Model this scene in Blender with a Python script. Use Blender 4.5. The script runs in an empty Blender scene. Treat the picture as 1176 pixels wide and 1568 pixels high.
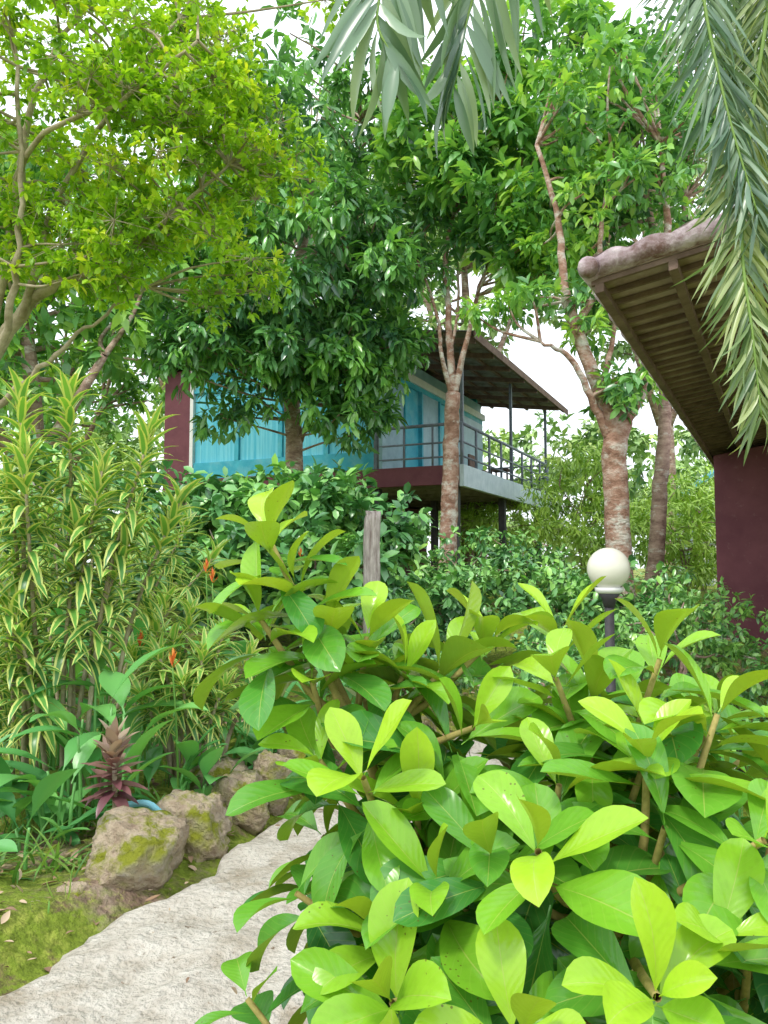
import bpy, math, numpy as np
from mathutils import noise, Vector
rng=np.random.default_rng(11)
S=bpy.context.scene
COL=S.collection
def nrm(v):
    v=np.asarray(v,float); return v/np.maximum(np.linalg.norm(v,axis=-1,keepdims=True),1e-9)
def sm(t):
    t=np.clip(t,0,1); return t*t*(3-2*t)
def empty(name,loc=(0,0,0),rz=0):
    o=bpy.data.objects.new(name,None); o.location=loc; o.rotation_euler=(0,0,rz); o.empty_display_size=.2; COL.objects.link(o); return o
class MB:
    def __init__(s): s.V=[];s.F=[];s.R=[];s.U=[];s.n=0
    def add(s,V,F,mat=0,rnd=.5,uv=None,smooth=True):
        V=np.asarray(V,float).reshape(-1,3); n=len(V)
        if not isinstance(F,list): F=[F]
        for f in F:
            f=np.asarray(f,int)
            s.F.append((f+s.n,mat,smooth))
        s.R.append(np.broadcast_to(np.asarray(rnd,float),(n,)).copy())
        s.U.append(np.zeros((n,2)) if uv is None else np.asarray(uv,float).reshape(-1,2))
        s.V.append(V); s.n+=n
    def box(s,x0,x1,y0,y1,z0,z1,mat=0,rnd=.5):
        V=[(x,y,z) for z in(z0,z1) for y in(y0,y1) for x in(x0,x1)]
        F=[(0,2,3,1),(4,5,7,6),(0,1,5,4),(2,6,7,3),(0,4,6,2),(1,3,7,5)]
        s.add(V,F,mat,rnd,smooth=False)
    def tube(s,pts,rad,sides=8,mat=0,rnd=.5,sub=4,wob=0,cap=True):
        pts=np.asarray(pts,float); rad=np.broadcast_to(np.asarray(rad,float),(len(pts),)) if np.ndim(rad)==0 else np.asarray(rad,float)
        if sub>1 and len(pts)>2:
            P=np.vstack([2*pts[0]-pts[1],pts,2*pts[-1]-pts[-2]]); o=[];r=[]
            for i in range(len(pts)-1):
                for k in range(sub):
                    t=k/sub; a,b,c,d=P[i],P[i+1],P[i+2],P[i+3]
                    o.append(.5*((2*b)+(c-a)*t+(2*a-5*b+4*c-d)*t*t+(3*b-a-3*c+d)*t**3)); r.append(rad[i]*(1-t)+rad[i+1]*t)
            o.append(pts[-1]); r.append(rad[-1]); pts=np.array(o); rad=np.array(r)
        if wob: pts=pts+rng.normal(0,wob,pts.shape)*np.linspace(0,1,len(pts))[:,None]**.3
        T=nrm(np.gradient(pts,axis=0)); m=nrm(T.mean(0)); ref=np.array([0,1,0.]) if abs(m[1])<.8 else np.array([1.,0,0])
        A=nrm(np.cross(T,ref)); B=np.cross(T,A)
        th=np.arange(sides)/sides*2*math.pi
        V=pts[:,None,:]+rad[:,None,None]*(np.cos(th)[None,:,None]*A[:,None,:]+np.sin(th)[None,:,None]*B[:,None,:])
        n=len(pts); ln=np.concatenate([[0],np.cumsum(np.linalg.norm(np.diff(pts,axis=0),axis=1))])
        uv=np.stack([np.broadcast_to(th/6.283,(n,sides)),np.broadcast_to(ln[:,None],(n,sides))],-1)
        i=np.arange(n-1)[:,None]; j=np.arange(sides)[None,:]; j2=(j+1)%sides
        F=np.stack([i*sides+j,(i+1)*sides+j,(i+1)*sides+j2,i*sides+j2],-1).reshape(-1,4)
        FL=[F]
        if cap: FL+= [np.array([list(range(sides))]),np.array([list(range((n-1)*sides,n*sides))[::-1]])]
        s.add(V,FL,mat,rnd,uv)
        return pts
    def build(s,name,mats,parent=None,loc=None,bevel=0):
        me=bpy.data.meshes.new(name); V=np.vstack(s.V)
        me.vertices.add(len(V)); me.vertices.foreach_set('co',V.astype(np.float32).ravel())
        li=[];ls=[];mi=[];smo=[];c=0
        for f,m,sh in s.F:
            f=np.atleast_2d(f); M,k=f.shape; li.append(f.ravel()); ls.append(c+np.arange(M)*k); c+=M*k
            mi.append(np.full(M,m)); smo.append(np.full(M,sh))
        li=np.concatenate(li);ls=np.concatenate(ls);mi=np.concatenate(mi);smo=np.concatenate(smo)
        me.loops.add(len(li)); me.loops.foreach_set('vertex_index',li.astype(np.int32))
        me.polygons.add(len(ls)); me.polygons.foreach_set('loop_start',ls.astype(np.int32))
        me.polygons.foreach_set('material_index',mi.astype(np.int32))
        me.update(calc_edges=True); me.polygons.foreach_set('use_smooth',smo.astype(bool))
        a=me.attributes.new('rnd','FLOAT','POINT'); a.data.foreach_set('value',np.concatenate(s.R).astype(np.float32))
        u=me.uv_layers.new(name='UVMap'); U=np.vstack(s.U)[li]; u.data.foreach_set('uv',U.astype(np.float32).ravel())
        for m in mats: me.materials.append(m)
        o=bpy.data.objects.new(name,me); COL.objects.link(o)
        if parent: o.parent=parent
        if bevel:
            b=o.modifiers.new('b','BEVEL'); b.width=bevel; b.segments=2; b.limit_method='ANGLE'
        return o
# ---------- leaves
def grid_t(na,nb,wf):
    a=np.repeat(np.arange(na+1)/na,nb+1); b=np.tile(np.arange(nb+1)/nb*2-1,na+1)
    i=np.arange(na)[:,None]; j=np.arange(nb)[None,:]; q=nb+1
    F=np.stack([i*q+j,i*q+j+1,(i+1)*q+j+1,(i+1)*q+j],-1).reshape(-1,4)
    return a,b,wf(a),[F]
def obov(a):
    b=np.clip((a-.09)/.91,0,1); return np.maximum(np.clip(b**1.0*(1-b**3.4),0,1)**.85/.54,.035*(1-a))
def lanc(a):
    return np.maximum(np.clip(np.sin(np.pi*np.clip(a,0,1)**.85),0,1)**.9,.03*(1-a))
def canna(a):
    b=np.clip((a-.18)/.82,0,1); return np.maximum(np.clip(np.sin(np.pi*b**.8),0,1)**.85,.07*(1-a))
strap=lambda a:np.minimum(1,.35+a*3)*(1-a**3.0)
T_OB=grid_t(12,6,obov); T_LN=grid_t(6,2,lanc); T_CN=grid_t(9,4,canna); T_ST=grid_t(5,2,strap)
T_MID=(np.array([0,.3,.3,.3,.68,.68,.68,1]),np.array([0,-1,0,1,-1,0,1,0.]),np.array([0,.85,.85,.85,.85,.85,.85,0]),
  [np.array([(0,2,1),(0,3,2),(4,5,7),(5,6,7)]),np.array([(1,2,5,4),(2,3,6,5)])])
T_LOW=(np.array([0,.42,.42,1.]),np.array([0,-1,1,0.]),np.array([0,1,1,0.]),[np.array([(0,2,1),(1,2,3)])])
def leaves(mb,P,D,N,L,W,T,droop=0.3,rnd=.5,fold=.25,mat=0,wave=0):
    P=np.asarray(P,float);n=len(P)
    D=nrm(D); N=nrm(N-(N*D).sum(-1,keepdims=True)*D); Sd=np.cross(D,N)
    a,b,w,FL=T; L=np.broadcast_to(L,(n,))[:,None];W=np.broadcast_to(W,(n,))[:,None]
    k=np.broadcast_to(droop,(n,))[:,None]+1e-4; ka=k*a[None]
    x=L*np.sin(ka)/k; z=-L*(1-np.cos(ka))/k
    nx=np.sin(ka); nz=np.cos(ka)
    ww=.5*W*(w*b)[None]; up=fold*W*.5*(np.abs(b)*w)[None]
    if wave: 
        ph=rng.uniform(0,6,(n,1)); up=up+wave*W*np.sin(a[None]*8+ph+b[None]*2)*(np.abs(b)*w)[None]
        ww=ww+(L*.05*np.sin(a[None]*2.2)*rng.normal(0,1,(n,1)))
    V=P[:,None]+(x+nx*up)[...,None]*D[:,None]+(z+nz*up)[...,None]*N[:,None]+ww[...,None]*Sd[:,None]
    q=len(a); off=(np.arange(n)*q)[:,None,None]
    F=[(f[None]+off).reshape(-1,f.shape[1]) for f in FL]
    uv=np.broadcast_to(np.stack([a,b*.5+.5],-1)[None],(n,q,2))
    mb.add(V,F,mat,np.repeat(np.broadcast_to(rnd,(n,)),q),uv)
def runit(n): return nrm(rng.normal(size=(n,3)))
def crown(mb,ells,lr,m,nl,L,ratio,T,limbs=None,bmat=1,up=.2,tw=0,rlo=0,rhi=1,skew=.4,thin=.012,lobe_flat=.75,hang=.35,lmat=0):
    """ells: (cx,cy,cz,rx,ry,rz,K)"""
    Cs=[]
    for cx,cy,cz,rx,ry,rz,K in ells:
        d=runit(K); r=rng.uniform(.12,1,K)**skew
        Cs.append(np.array([cx,cy,cz])+d*r[:,None]*np.array([rx,ry,rz]))
    C=np.vstack(Cs);K=len(C)
    if limbs is not None:
        LP=np.vstack(limbs)
        for c in C:
            q=LP-c; dd=np.linalg.norm(q,axis=1)+ .6*np.maximum(0,q[:,2]); p=LP[np.argmin(dd)]
            if np.linalg.norm(p-c)>.15:
                mid=(p+c)/2+rng.normal(0,.06,3)*np.linalg.norm(p-c); mb.tube([p,mid,c],[thin*2.2,thin*1.6,thin],5,bmat,sub=3,cap=False)
    ls=lr*rng.uniform(.6,1.35,K)
    d=runit(K*m).reshape(K,m,3); d[...,2]=d[...,2]*.9+up; d=nrm(d)
    tips=C[:,None]+d*(ls[:,None,None]*rng.uniform(.45,1.05,(K,m,1)))*np.array([1,1,lobe_flat])
    if tw:
        for k in range(K):
            for t in tips[k]: mb.tube([C[k],t],[tw,tw*.5],3,bmat,sub=1,cap=False)
    lob=rng.uniform(0,1,K)
    tips=tips.reshape(-1,3); d=d.reshape(-1,3); M=len(tips)
    t=np.repeat(tips,nl,0); o=np.repeat(d,nl,0); n=len(t)
    D=o*.55+runit(n)*.95; D[:,2]-=hang; D=nrm(D)
    Ll=L*rng.uniform(.65,1.2,n)
    P=t+D*(.08*Ll)[:,None]+rng.normal(0,.10,(n,3))*L
    N=np.array([0,0,1.])+o*.35+rng.normal(0,.35,(n,3))
    rn=.35*np.repeat(lob,m*nl)+.25*rng.uniform(0,1,n)+.4*np.repeat(rng.uniform(0,1,M),nl)
    rn=np.clip((rn-.5)*1.35+.5,0,1)
    leaves(mb,P,D,N,Ll,Ll*ratio*rng.uniform(.8,1.15,n),T,rng.uniform(.1,.9,n),rlo+(rhi-rlo)*rn,.3,lmat)
# ---------- materials
def newmat(n):
    m=bpy.data.materials.new(n); m.use_nodes=True; t=m.node_tree; t.nodes.clear(); return m,t.nodes,t.links
def ramp(N,st,interp='LINEAR'):
    r=N.new('ShaderNodeValToRGB'); r.color_ramp.interpolation=interp; e=r.color_ramp.elements
    while len(e)>len(st): e.remove(e[-1])
    while len(e)<len(st): e.new(.5)
    for el,(p,c) in zip(e,st): el.position=p; el.color=(*c,1)
    return r
def math_(N,Lk,op,a,b=None,c=None):
    n=N.new('ShaderNodeMath'); n.operation=op
    for i,v in enumerate((a,b,c)):
        if v is None: continue
        if isinstance(v,(int,float)): n.inputs[i].default_value=v
        else: Lk.new(v,n.inputs[i])
    return n.outputs[0]
def mixc(N,Lk,f,a,b,bt='MIX'):
    n=N.new('ShaderNodeMix'); n.data_type='RGBA'; n.blend_type=bt
    for s,v in ((n.inputs[0],f),(n.inputs[6],a),(n.inputs[7],b)):
        if isinstance(v,(int,float)): s.default_value=v
        elif isinstance(v,tuple): s.default_value=(*v,1)
        else: Lk.new(v,s)
    return n.outputs[2]
def leafmat(name,cols,rough=.38,tr=.35,under=None,edge=None,veins=0,spec=.5,tcol=(1.25,1.2,.5)):
    m,N,K=newmat(name)
    at=N.new('ShaderNodeAttribute'); at.attribute_name='rnd'
    st=[(i/(len(cols)-1),c) for i,c in enumerate(cols)]
    r=ramp(N,st); K.new(at.outputs['Fac'],r.inputs[0]); col=r.outputs[0]
    bump=None
    geo=N.new('ShaderNodeNewGeometry')
    if edge or veins:
        uv=N.new('ShaderNodeUVMap'); sp=N.new('ShaderNodeSeparateXYZ'); K.new(uv.outputs[0],sp.inputs[0])
        ab=math_(N,K,'ABSOLUTE',math_(N,K,'SUBTRACT',sp.outputs[1],.5))
        nz=N.new('ShaderNodeTexNoise'); nz.inputs['Scale'].default_value=22 if veins else 6; K.new(geo.outputs['Position'],nz.inputs['Vector'])
        col=mixc(N,K,math_(N,K,'MULTIPLY',nz.outputs[0],.5),col,mixc(N,K,1.,col,(.6,.78,.75),'MULTIPLY'))
    if edge:
        e=math_(N,K,'GREATER_THAN',math_(N,K,'ADD',ab,math_(N,K,'MULTIPLY',nz.outputs[0],.1)),.31)
        col=mixc(N,K,e,col,edge)
    if veins:
        rib=math_(N,K,'LESS_THAN',ab,.011)
        wv=math_(N,K,'SINE',math_(N,K,'ADD',math_(N,K,'MULTIPLY',math_(N,K,'SUBTRACT',sp.outputs[0],math_(N,K,'MULTIPLY',ab,.5)),62.),math_(N,K,'MULTIPLY',nz.outputs[0],3.)))
        vm=math_(N,K,'MULTIPLY',math_(N,K,'GREATER_THAN',wv,.93),.10)
        col=mixc(N,K,math_(N,K,'MAXIMUM',math_(N,K,'MULTIPLY',rib,.6),vm),col,(.50,.60,.14))
        n4=N.new('ShaderNodeTexNoise'); n4.inputs['Scale'].default_value=90; n4.inputs['Detail'].default_value=4; K.new(geo.outputs['Position'],n4.inputs['Vector'])
        r4=N.new('ShaderNodeMapRange'); r4.inputs[1].default_value=.5; r4.inputs[2].default_value=.75; r4.inputs[4].default_value=.35; K.new(n4.outputs[0],r4.inputs[0])
        col=mixc(N,K,r4.outputs[0],col,mixc(N,K,1.,col,(.75,.72,.8),'MULTIPLY'))
        bp=N.new('ShaderNodeBump'); bp.inputs['Strength'].default_value=.14; bp.inputs['Distance'].default_value=.0018
        K.new(math_(N,K,'ADD',math_(N,K,'MULTIPLY',wv,.35),math_(N,K,'MULTIPLY',nz.outputs[0],4.)),bp.inputs['Height']); bump=bp.outputs[0]
        n2=N.new('ShaderNodeTexVoronoi'); n2.inputs['Scale'].default_value=95; K.new(geo.outputs['Position'],n2.inputs['Vector'])
        n3=N.new('ShaderNodeTexNoise'); n3.inputs['Scale'].default_value=7; K.new(geo.outputs['Position'],n3.inputs['Vector'])
        sp_=math_(N,K,'MULTIPLY',math_(N,K,'LESS_THAN',n2.outputs['Distance'],.15),math_(N,K,'GREATER_THAN',n3.outputs[0],.63))
        col=mixc(N,K,math_(N,K,'MULTIPLY',sp_,.7),col,(.14,.10,.02))
    if under: col=mixc(N,K,geo.outputs['Backfacing'],col,mixc(N,K,.6,col,under))
    p=N.new('ShaderNodeBsdfPrincipled'); K.new(col,p.inputs['Base Color']); p.inputs['Roughness'].default_value=rough
    p.inputs['Specular IOR Level'].default_value=spec
    if bump: K.new(bump,p.inputs['Normal'])
    o=N.new('ShaderNodeOutputMaterial')
    if tr>0:
        t=N.new('ShaderNodeBsdfTranslucent'); K.new(mixc(N,K,1.,col,tcol,'MULTIPLY'),t.inputs[0])
        mx=N.new('ShaderNodeMixShader'); mx.inputs[0].default_value=tr; K.new(p.outputs[0],mx.inputs[1]); K.new(t.outputs[0],mx.inputs[2]); K.new(mx.outputs[0],o.inputs[0])
    else: K.new(p.outputs[0],o.inputs[0])
    return m
def surf(name,stops,scale=5,rough=.8,stretch=(1,1,1),detail=8,bump=.4,bd=.02,coord='Object',extra=None,metal=0,spec=.3):
    m,N,K=newmat(name)
    tc=N.new('ShaderNodeTexCoord'); mp=N.new('ShaderNodeMapping'); mp.inputs['Scale'].default_value=stretch; K.new(tc.outputs[coord],mp.inputs[0])
    nz=N.new('ShaderNodeTexNoise'); nz.inputs['Scale'].default_value=scale; nz.inputs['Detail'].default_value=detail; nz.inputs['Roughness'].default_value=.65
    K.new(mp.outputs[0],nz.inputs['Vector']); r=ramp(N,stops); K.new(nz.outputs[0],r.inputs[0]); col=r.outputs[0]
    if extra: col=extra(N,K,mp.outputs[0],col)
    p=N.new('ShaderNodeBsdfPrincipled'); K.new(col,p.inputs['Base Color']); p.inputs['Roughness'].default_value=rough; p.inputs['Metallic'].default_value=metal
    p.inputs['Specular IOR Level'].default_value=spec
    if bump:
        n2=N.new('ShaderNodeTexNoise'); n2.inputs['Scale'].default_value=scale*4; n2.inputs['Detail'].default_value=8; K.new(mp.outputs[0],n2.inputs['Vector'])
        b=N.new('ShaderNodeBump'); b.inputs['Strength'].default_value=bump; b.inputs['Distance'].default_value=bd
        K.new(math_(N,K,'ADD',nz.outputs[0],math_(N,K,'MULTIPLY',n2.outputs[0],.5)),b.inputs['Height']); K.new(b.outputs[0],p.inputs['Normal'])
    o=N.new('ShaderNodeOutputMaterial'); K.new(p.outputs[0],o.inputs[0]); return m
def noise_over(col2,scale,lo,hi,up=False):
    def f(N,K,v,col):
        nz=N.new('ShaderNodeTexNoise'); nz.inputs['Scale'].default_value=scale; nz.inputs['Detail'].default_value=6; nz.inputs['Roughness'].default_value=.7; K.new(v,nz.inputs['Vector'])
        r=N.new('ShaderNodeMapRange'); r.inputs[1].default_value=lo; r.inputs[2].default_value=hi; K.new(nz.outputs[0],r.inputs[0]); fac=r.outputs[0]
        if up:
            g=N.new('ShaderNodeNewGeometry'); sp=N.new('ShaderNodeSeparateXYZ'); K.new(g.outputs['Normal'],sp.inputs[0])
            r2=N.new('ShaderNodeMapRange'); r2.inputs[1].default_value=-.5; r2.inputs[2].default_value=.5; K.new(sp.outputs[2],r2.inputs[0])
            fac=math_(N,K,'MULTIPLY',fac,r2.outputs[0])
        return mixc(N,K,fac,col,col2)
    return f
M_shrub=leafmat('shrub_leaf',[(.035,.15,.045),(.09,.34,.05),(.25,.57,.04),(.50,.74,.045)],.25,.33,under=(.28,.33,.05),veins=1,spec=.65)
M_stem=surf('shrub_stem',[(.3,(.24,.21,.06)),(.7,(.56,.44,.16))],40,.7,bump=.3,bd=.004)
M_t4=leafmat('feathery_leaf',[(.10,.24,.03),(.26,.49,.03),(.44,.70,.05),(.68,.76,.07)],.4,.45)
M_t2=leafmat('dark_canopy_leaf',[(.05,.15,.08),(.11,.29,.10),(.19,.46,.12),(.34,.68,.14)],.26,.25,spec=1.0)
M_t1=leafmat('canopy_leaf',[(.06,.18,.07),(.14,.36,.11),(.25,.53,.13),(.48,.75,.14)],.27,.35,spec=.9)
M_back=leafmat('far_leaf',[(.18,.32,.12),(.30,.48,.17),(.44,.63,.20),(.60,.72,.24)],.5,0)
M_bush=leafmat('bush_leaf',[(.06,.18,.07),(.13,.35,.11),(.23,.50,.12),(.40,.70,.14)],.3,0,spec=.8)
M_ybush=leafmat('light_bush_leaf',[(.26,.44,.08),(.42,.66,.10),(.58,.78,.13)],.4,0)
M_drac=leafmat('dracaena_leaf',[(.07,.22,.06),(.15,.38,.08),(.28,.55,.09)],.3,.25,edge=(.66,.72,.22))
M_canna=leafmat('canna_leaf',[(.07,.25,.09),(.14,.42,.12),(.24,.56,.15)],.27,.25,spec=.6)
M_purp=leafmat('cordyline_leaf',[(.14,.05,.07),(.28,.13,.13),(.50,.44,.30)],.35,.2,tcol=(1.2,.7,.6))
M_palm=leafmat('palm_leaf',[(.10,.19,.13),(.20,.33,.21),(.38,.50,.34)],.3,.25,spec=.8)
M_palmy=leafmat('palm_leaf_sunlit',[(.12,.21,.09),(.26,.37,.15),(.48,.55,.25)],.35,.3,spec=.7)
M_grass=leafmat('grass_blade',[(.07,.20,.05),(.2,.42,.08),(.35,.5,.12)],.5,.35)
M_dead=leafmat('dead_leaf',[(.14,.08,.05),(.34,.22,.13),(.56,.44,.30)],.8,0)
M_flow=leafmat('orange_bract',[(.75,.10,.04),(.88,.22,.05),(.9,.42,.08)],.4,.2)
M_barkred=surf('bark_red',[(.32,(.18,.09,.06)),(.5,(.36,.21,.15)),(.66,(.56,.43,.36))],5,.9,(1,1,1.6),bump=.8,bd=.03,extra=noise_over((.62,.59,.52),3,.50,.62))
M_barkgray=surf('bark_pale',[(.3,(.22,.18,.10)),(.7,(.58,.50,.36))],9,.9,bump=.5)
M_barkdk=surf('bark_dark',[(.35,(.21,.13,.10)),(.65,(.50,.36,.28))],6,.9,(1,1,2.2),bump=.7,bd=.03,extra=noise_over((.6,.54,.46),4,.54,.64))
def px(N,K,v,col):
    c=noise_over((.36,.29,.20),2.6,.50,.72)(N,K,v,col)
    c=noise_over((.22,.16,.10),16,.62,.70)(N,K,v,c)
    return noise_over((.40,.38,.32),45,.55,.75)(N,K,v,c)
M_path=surf('path_stone',[(.25,(.40,.35,.28)),(.45,(.62,.57,.49)),(.7,(.74,.70,.62))],9,.9,bump=1,bd=.05,extra=px)
def rk(N,K,v,col):
    col=noise_over((.17,.12,.08),7,.50,.66)(N,K,v,col)
    col=noise_over((.66,.60,.50),3.5,.55,.7)(N,K,v,col)
    return noise_over((.22,.24,.02),3.0,.47,.56,True)(N,K,v,col)
M_rock=surf('rock',[(.3,(.28,.20,.14)),(.5,(.48,.39,.28)),(.7,(.72,.66,.55))],7,.92,bump=1,bd=.05,extra=rk)
def gx(N,K,v,col):
    c=noise_over((.23,.32,.03),1.3,.40,.49)(N,K,v,col)
    c=noise_over((.42,.48,.08),11,.50,.64)(N,K,v,c)
    c=noise_over((.20,.13,.08),5,.56,.66)(N,K,v,c)
    vo=N.new('ShaderNodeTexVoronoi'); vo.inputs['Scale'].default_value=34; K.new(v,vo.inputs['Vector'])
    bw=N.new('ShaderNodeRGBToBW'); K.new(vo.outputs['Color'],bw.inputs[0])
    return mixc(N,K,.4,c,mixc(N,K,1.,c,bw.outputs[0],'MULTIPLY'))
M_ground=surf('garden_soil',[(.3,(.17,.11,.07)),(.5,(.34,.24,.17)),(.7,(.52,.42,.31))],7,.95,bump=1,bd=.06,extra=gx)
M_blue=surf('blue_wall',[(.3,(.03,.32,.46)),(.7,(.08,.48,.60))],3,.5,bump=.1,extra=noise_over((.2,.5,.55),1.3,.5,.7))
M_cyan=surf('pale_blue_curtain',[(.3,(.06,.44,.62)),(.7,(.24,.68,.80))],1.5,.6,(9,9,.3),bump=.3,bd=.06)
M_panel=surf('grey_blue_panel',[(.3,(.20,.34,.42)),(.7,(.36,.54,.62))],2,.4,bump=.05)
M_maroon=surf('maroon_wall',[(.3,(.13,.04,.055)),(.7,(.19,.065,.08))],3,.75,bump=.2,bd=.01,extra=noise_over((.26,.14,.14),9,.6,.8))
M_pale=surf('pale_concrete',[(.3,(.42,.52,.58)),(.7,(.62,.70,.76))],4,.7,bump=.1)
M_white=surf('white_paint',[(.3,(.7,.7,.7)),(.7,(.82,.82,.8))],4,.5,bump=.05)
M_dark=surf('dark_metal',[(.3,(.03,.03,.035)),(.7,(.08,.075,.08))],8,.5,bump=.1)
M_grey=surf('rail_metal',[(.3,(.12,.14,.18)),(.7,(.22,.25,.3))],8,.45,bump=.05)
M_roofu=surf('roof_underside',[(.3,(.15,.13,.12)),(.7,(.33,.30,.28))],5,.8,bump=.2)
M_raft=surf('rafter_wood',[(.3,(.12,.075,.06)),(.7,(.25,.17,.14))],6,.8,(1,1,1),bump=.3)
M_raftl=surf('sheathing_wood',[(.3,(.24,.16,.145)),(.7,(.46,.35,.31))],6,.8,bump=.3)
M_tile=surf('roof_tile',[(.3,(.26,.18,.20)),(.5,(.48,.38,.42)),(.7,(.70,.61,.66))],7,.85,bump=.6,extra=noise_over((.18,.10,.09),4,.50,.66))
M_wood=surf('weathered_wood',[(.35,(.28,.21,.19)),(.65,(.70,.62,.58))],10,.9,(3,3,.5),bump=.8)
M_broof=surf('blue_roof',[(.3,(.05,.42,.62)),(.7,(.12,.52,.72))],4,.5,bump=.05)
def globe_mat():
    m,N,K=newmat('opal_globe'); p=N.new('ShaderNodeBsdfPrincipled'); p.inputs['Base Color'].default_value=(.78,.76,.66,1); p.inputs['Roughness'].default_value=.25
    o=N.new('ShaderNodeOutputMaterial'); K.new(p.outputs[0],o.inputs[0]); return m
M_globe=globe_mat()
M_fruit=surf('pipe_blue',[(.3,(.15,.5,.6)),(.7,(.3,.65,.75))],8,.4,bump=.05)
# ---------- terrain
PY=np.array([-3,0,1.5,2.83,3.7,4.9,5.84,7,8.5,11,30]); PX=np.array([-4.6,-2.9,-2.15,-1.38,-.97,-.56,-.2,.75,2.6,7,30])
def xl(y): return np.interp(y,PY,PX)
def H(x,y):
    x=np.asarray(x,float);y=np.asarray(y,float)
    r=1.15*sm((y-6.5)/9)+ .25*sm((-x-2)/6)*sm((y-2)/5)
    d=xl(y)-x
    b=.13*sm(d/.28)*(y<12)
    b2=.08*sm((-d-1.35)/.3)
    n=.03*np.sin(x*3.1+1)*np.sin(y*2.7)+.02*np.sin(x*7.3)*np.cos(y*6.1)+.008*np.sin(x*19+y*7)*np.sin(y*17)
    return r+b+b2+n*np.where((d>0)|(d<-1.4),1,.15)-.25*sm((x-4)/4)*sm((y-8)/5)
def hh(x,y): return float(H(x,y))
def axis(a,b,st,far): 
    f=np.arange(a,b+st/2,st); e=np.array([1,2.5,5,10,20,40,80,160,far]); return np.concatenate([(a-e)[::-1],f,b+e])
xs=axis(-6,8,.06,320); ys=axis(-2,18,.07,320)
X,Y=np.meshgrid(xs,ys); Z=H(X,Y)
nx=len(xs); i=np.arange(len(ys)-1)[:,None]; j=np.arange(nx-1)[None]
F=np.stack([i*nx+j,i*nx+j+1,(i+1)*nx+j+1,(i+1)*nx+j],-1).reshape(-1,4)
mb=MB(); mb.add(np.stack([X,Y,Z],-1),F); mb.build('ground',[M_ground])
# path with raised rough edge
mb=MB(); yy=np.arange(-2,8.0,.04); na=30
rows=[]
for y in yy:
    l=xl(y)+.04*math.sin(y*7)+.07*noise.noise((0,y*4,2))+.04*noise.noise((0,y*13,2)); r=xl(y)+1.38+.04*math.sin(y*6+2)+.02*math.sin(y*19)
    for k in range(na+1):
        t=k/na; x=l+(r-l)*t; base=1.15*float(sm((y-6.5)/9)); e=min(t,1-t)*na
        z=base+.055+.03*noise.noise((x*4,y*4,0))+.018*noise.noise((x*13,y*13,3)) - (.15 if e<.5 else (.02 if e<1.5 else 0))
        rows.append((x,y,z))
q=na+1;i=np.arange(len(yy)-1)[:,None]; j=np.arange(na)[None]
F=np.stack([i*q+j,i*q+j+1,(i+1)*q+j+1,(i+1)*q+j],-1).reshape(-1,4)
mb.add(rows,F); mb.build('garden_path',[M_path])
# ---------- rocks
def rock(loc,sz,seed,rot=0):
    import bmesh
    rg=np.random.default_rng(seed*17+3)
    pn=nrm(rg.normal(size=(13,3))*[1,1,.8]); pn[0]=nrm(np.array([.1,-.15,1.])); pd=rg.uniform(.66,.95,13)
    bm=bmesh.new(); bmesh.ops.create_icosphere(bm,subdivisions=5,radius=1)
    c,sn=math.cos(rot),math.sin(rot)
    for v in bm.verts:
        p=np.array(v.co); dt=pn@p; k=np.min(np.where(dt>.05,pd/np.maximum(dt,.05),9)); k=min(k,1.15)
        q=Vector(p*k); s=Vector((seed*3.7,seed,0)); pv=Vector(p)
        q+=pv*(.08*noise.noise(q*2+s)+.08*noise.noise(q*5+s)+.06*noise.noise(q*11+s)+.035*noise.noise(q*24+s))
        x,y=q.x*sz[0],q.y*sz[1]
        v.co=Vector((x*c-y*sn,x*sn+y*c,q.z*sz[2]))
    me=bpy.data.meshes.new('garden_rock'); bm.to_mesh(me); bm.free(); me.materials.append(M_rock)
    me.polygons.foreach_set('use_smooth',[True]*len(me.polygons))
    o=bpy.data.objects.new('garden_rock',me); o.location=loc; COL.objects.link(o)
for k,(x,y,z,a,b,c,r) in enumerate([(-1.16,3.78,.12,.27,.22,.26,.9),(-.98,4.2,.15,.22,.18,.19,.8),(-.82,4.6,.18,.17,.16,.20,.3),(-.68,4.95,.2,.15,.15,.2,1.2),(-.56,5.3,.22,.17,.16,.2,.2),(-.36,5.75,.24,.2,.2,.2,.8),
     (-.1,6.2,.15,.25,.2,.2,.8),(-1.0,4.85,.22,.18,.15,.13,.3),(-1.70,2.85,.10,.2,.14,.06,.5),(-1.95,3.1,.12,.16,.14,.06,.2),(-2.1,2.6,.1,.25,.2,.08,.2),(-1.47,3.3,.09,.10,.08,.06,.2),(.3,7.0,.2,.3,.2,.2,.8),(-1.33,3.5,.08,.08,.06,.06,.2)]):
    rock((x,y,z),(a,b,c),k+1,r)
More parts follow.
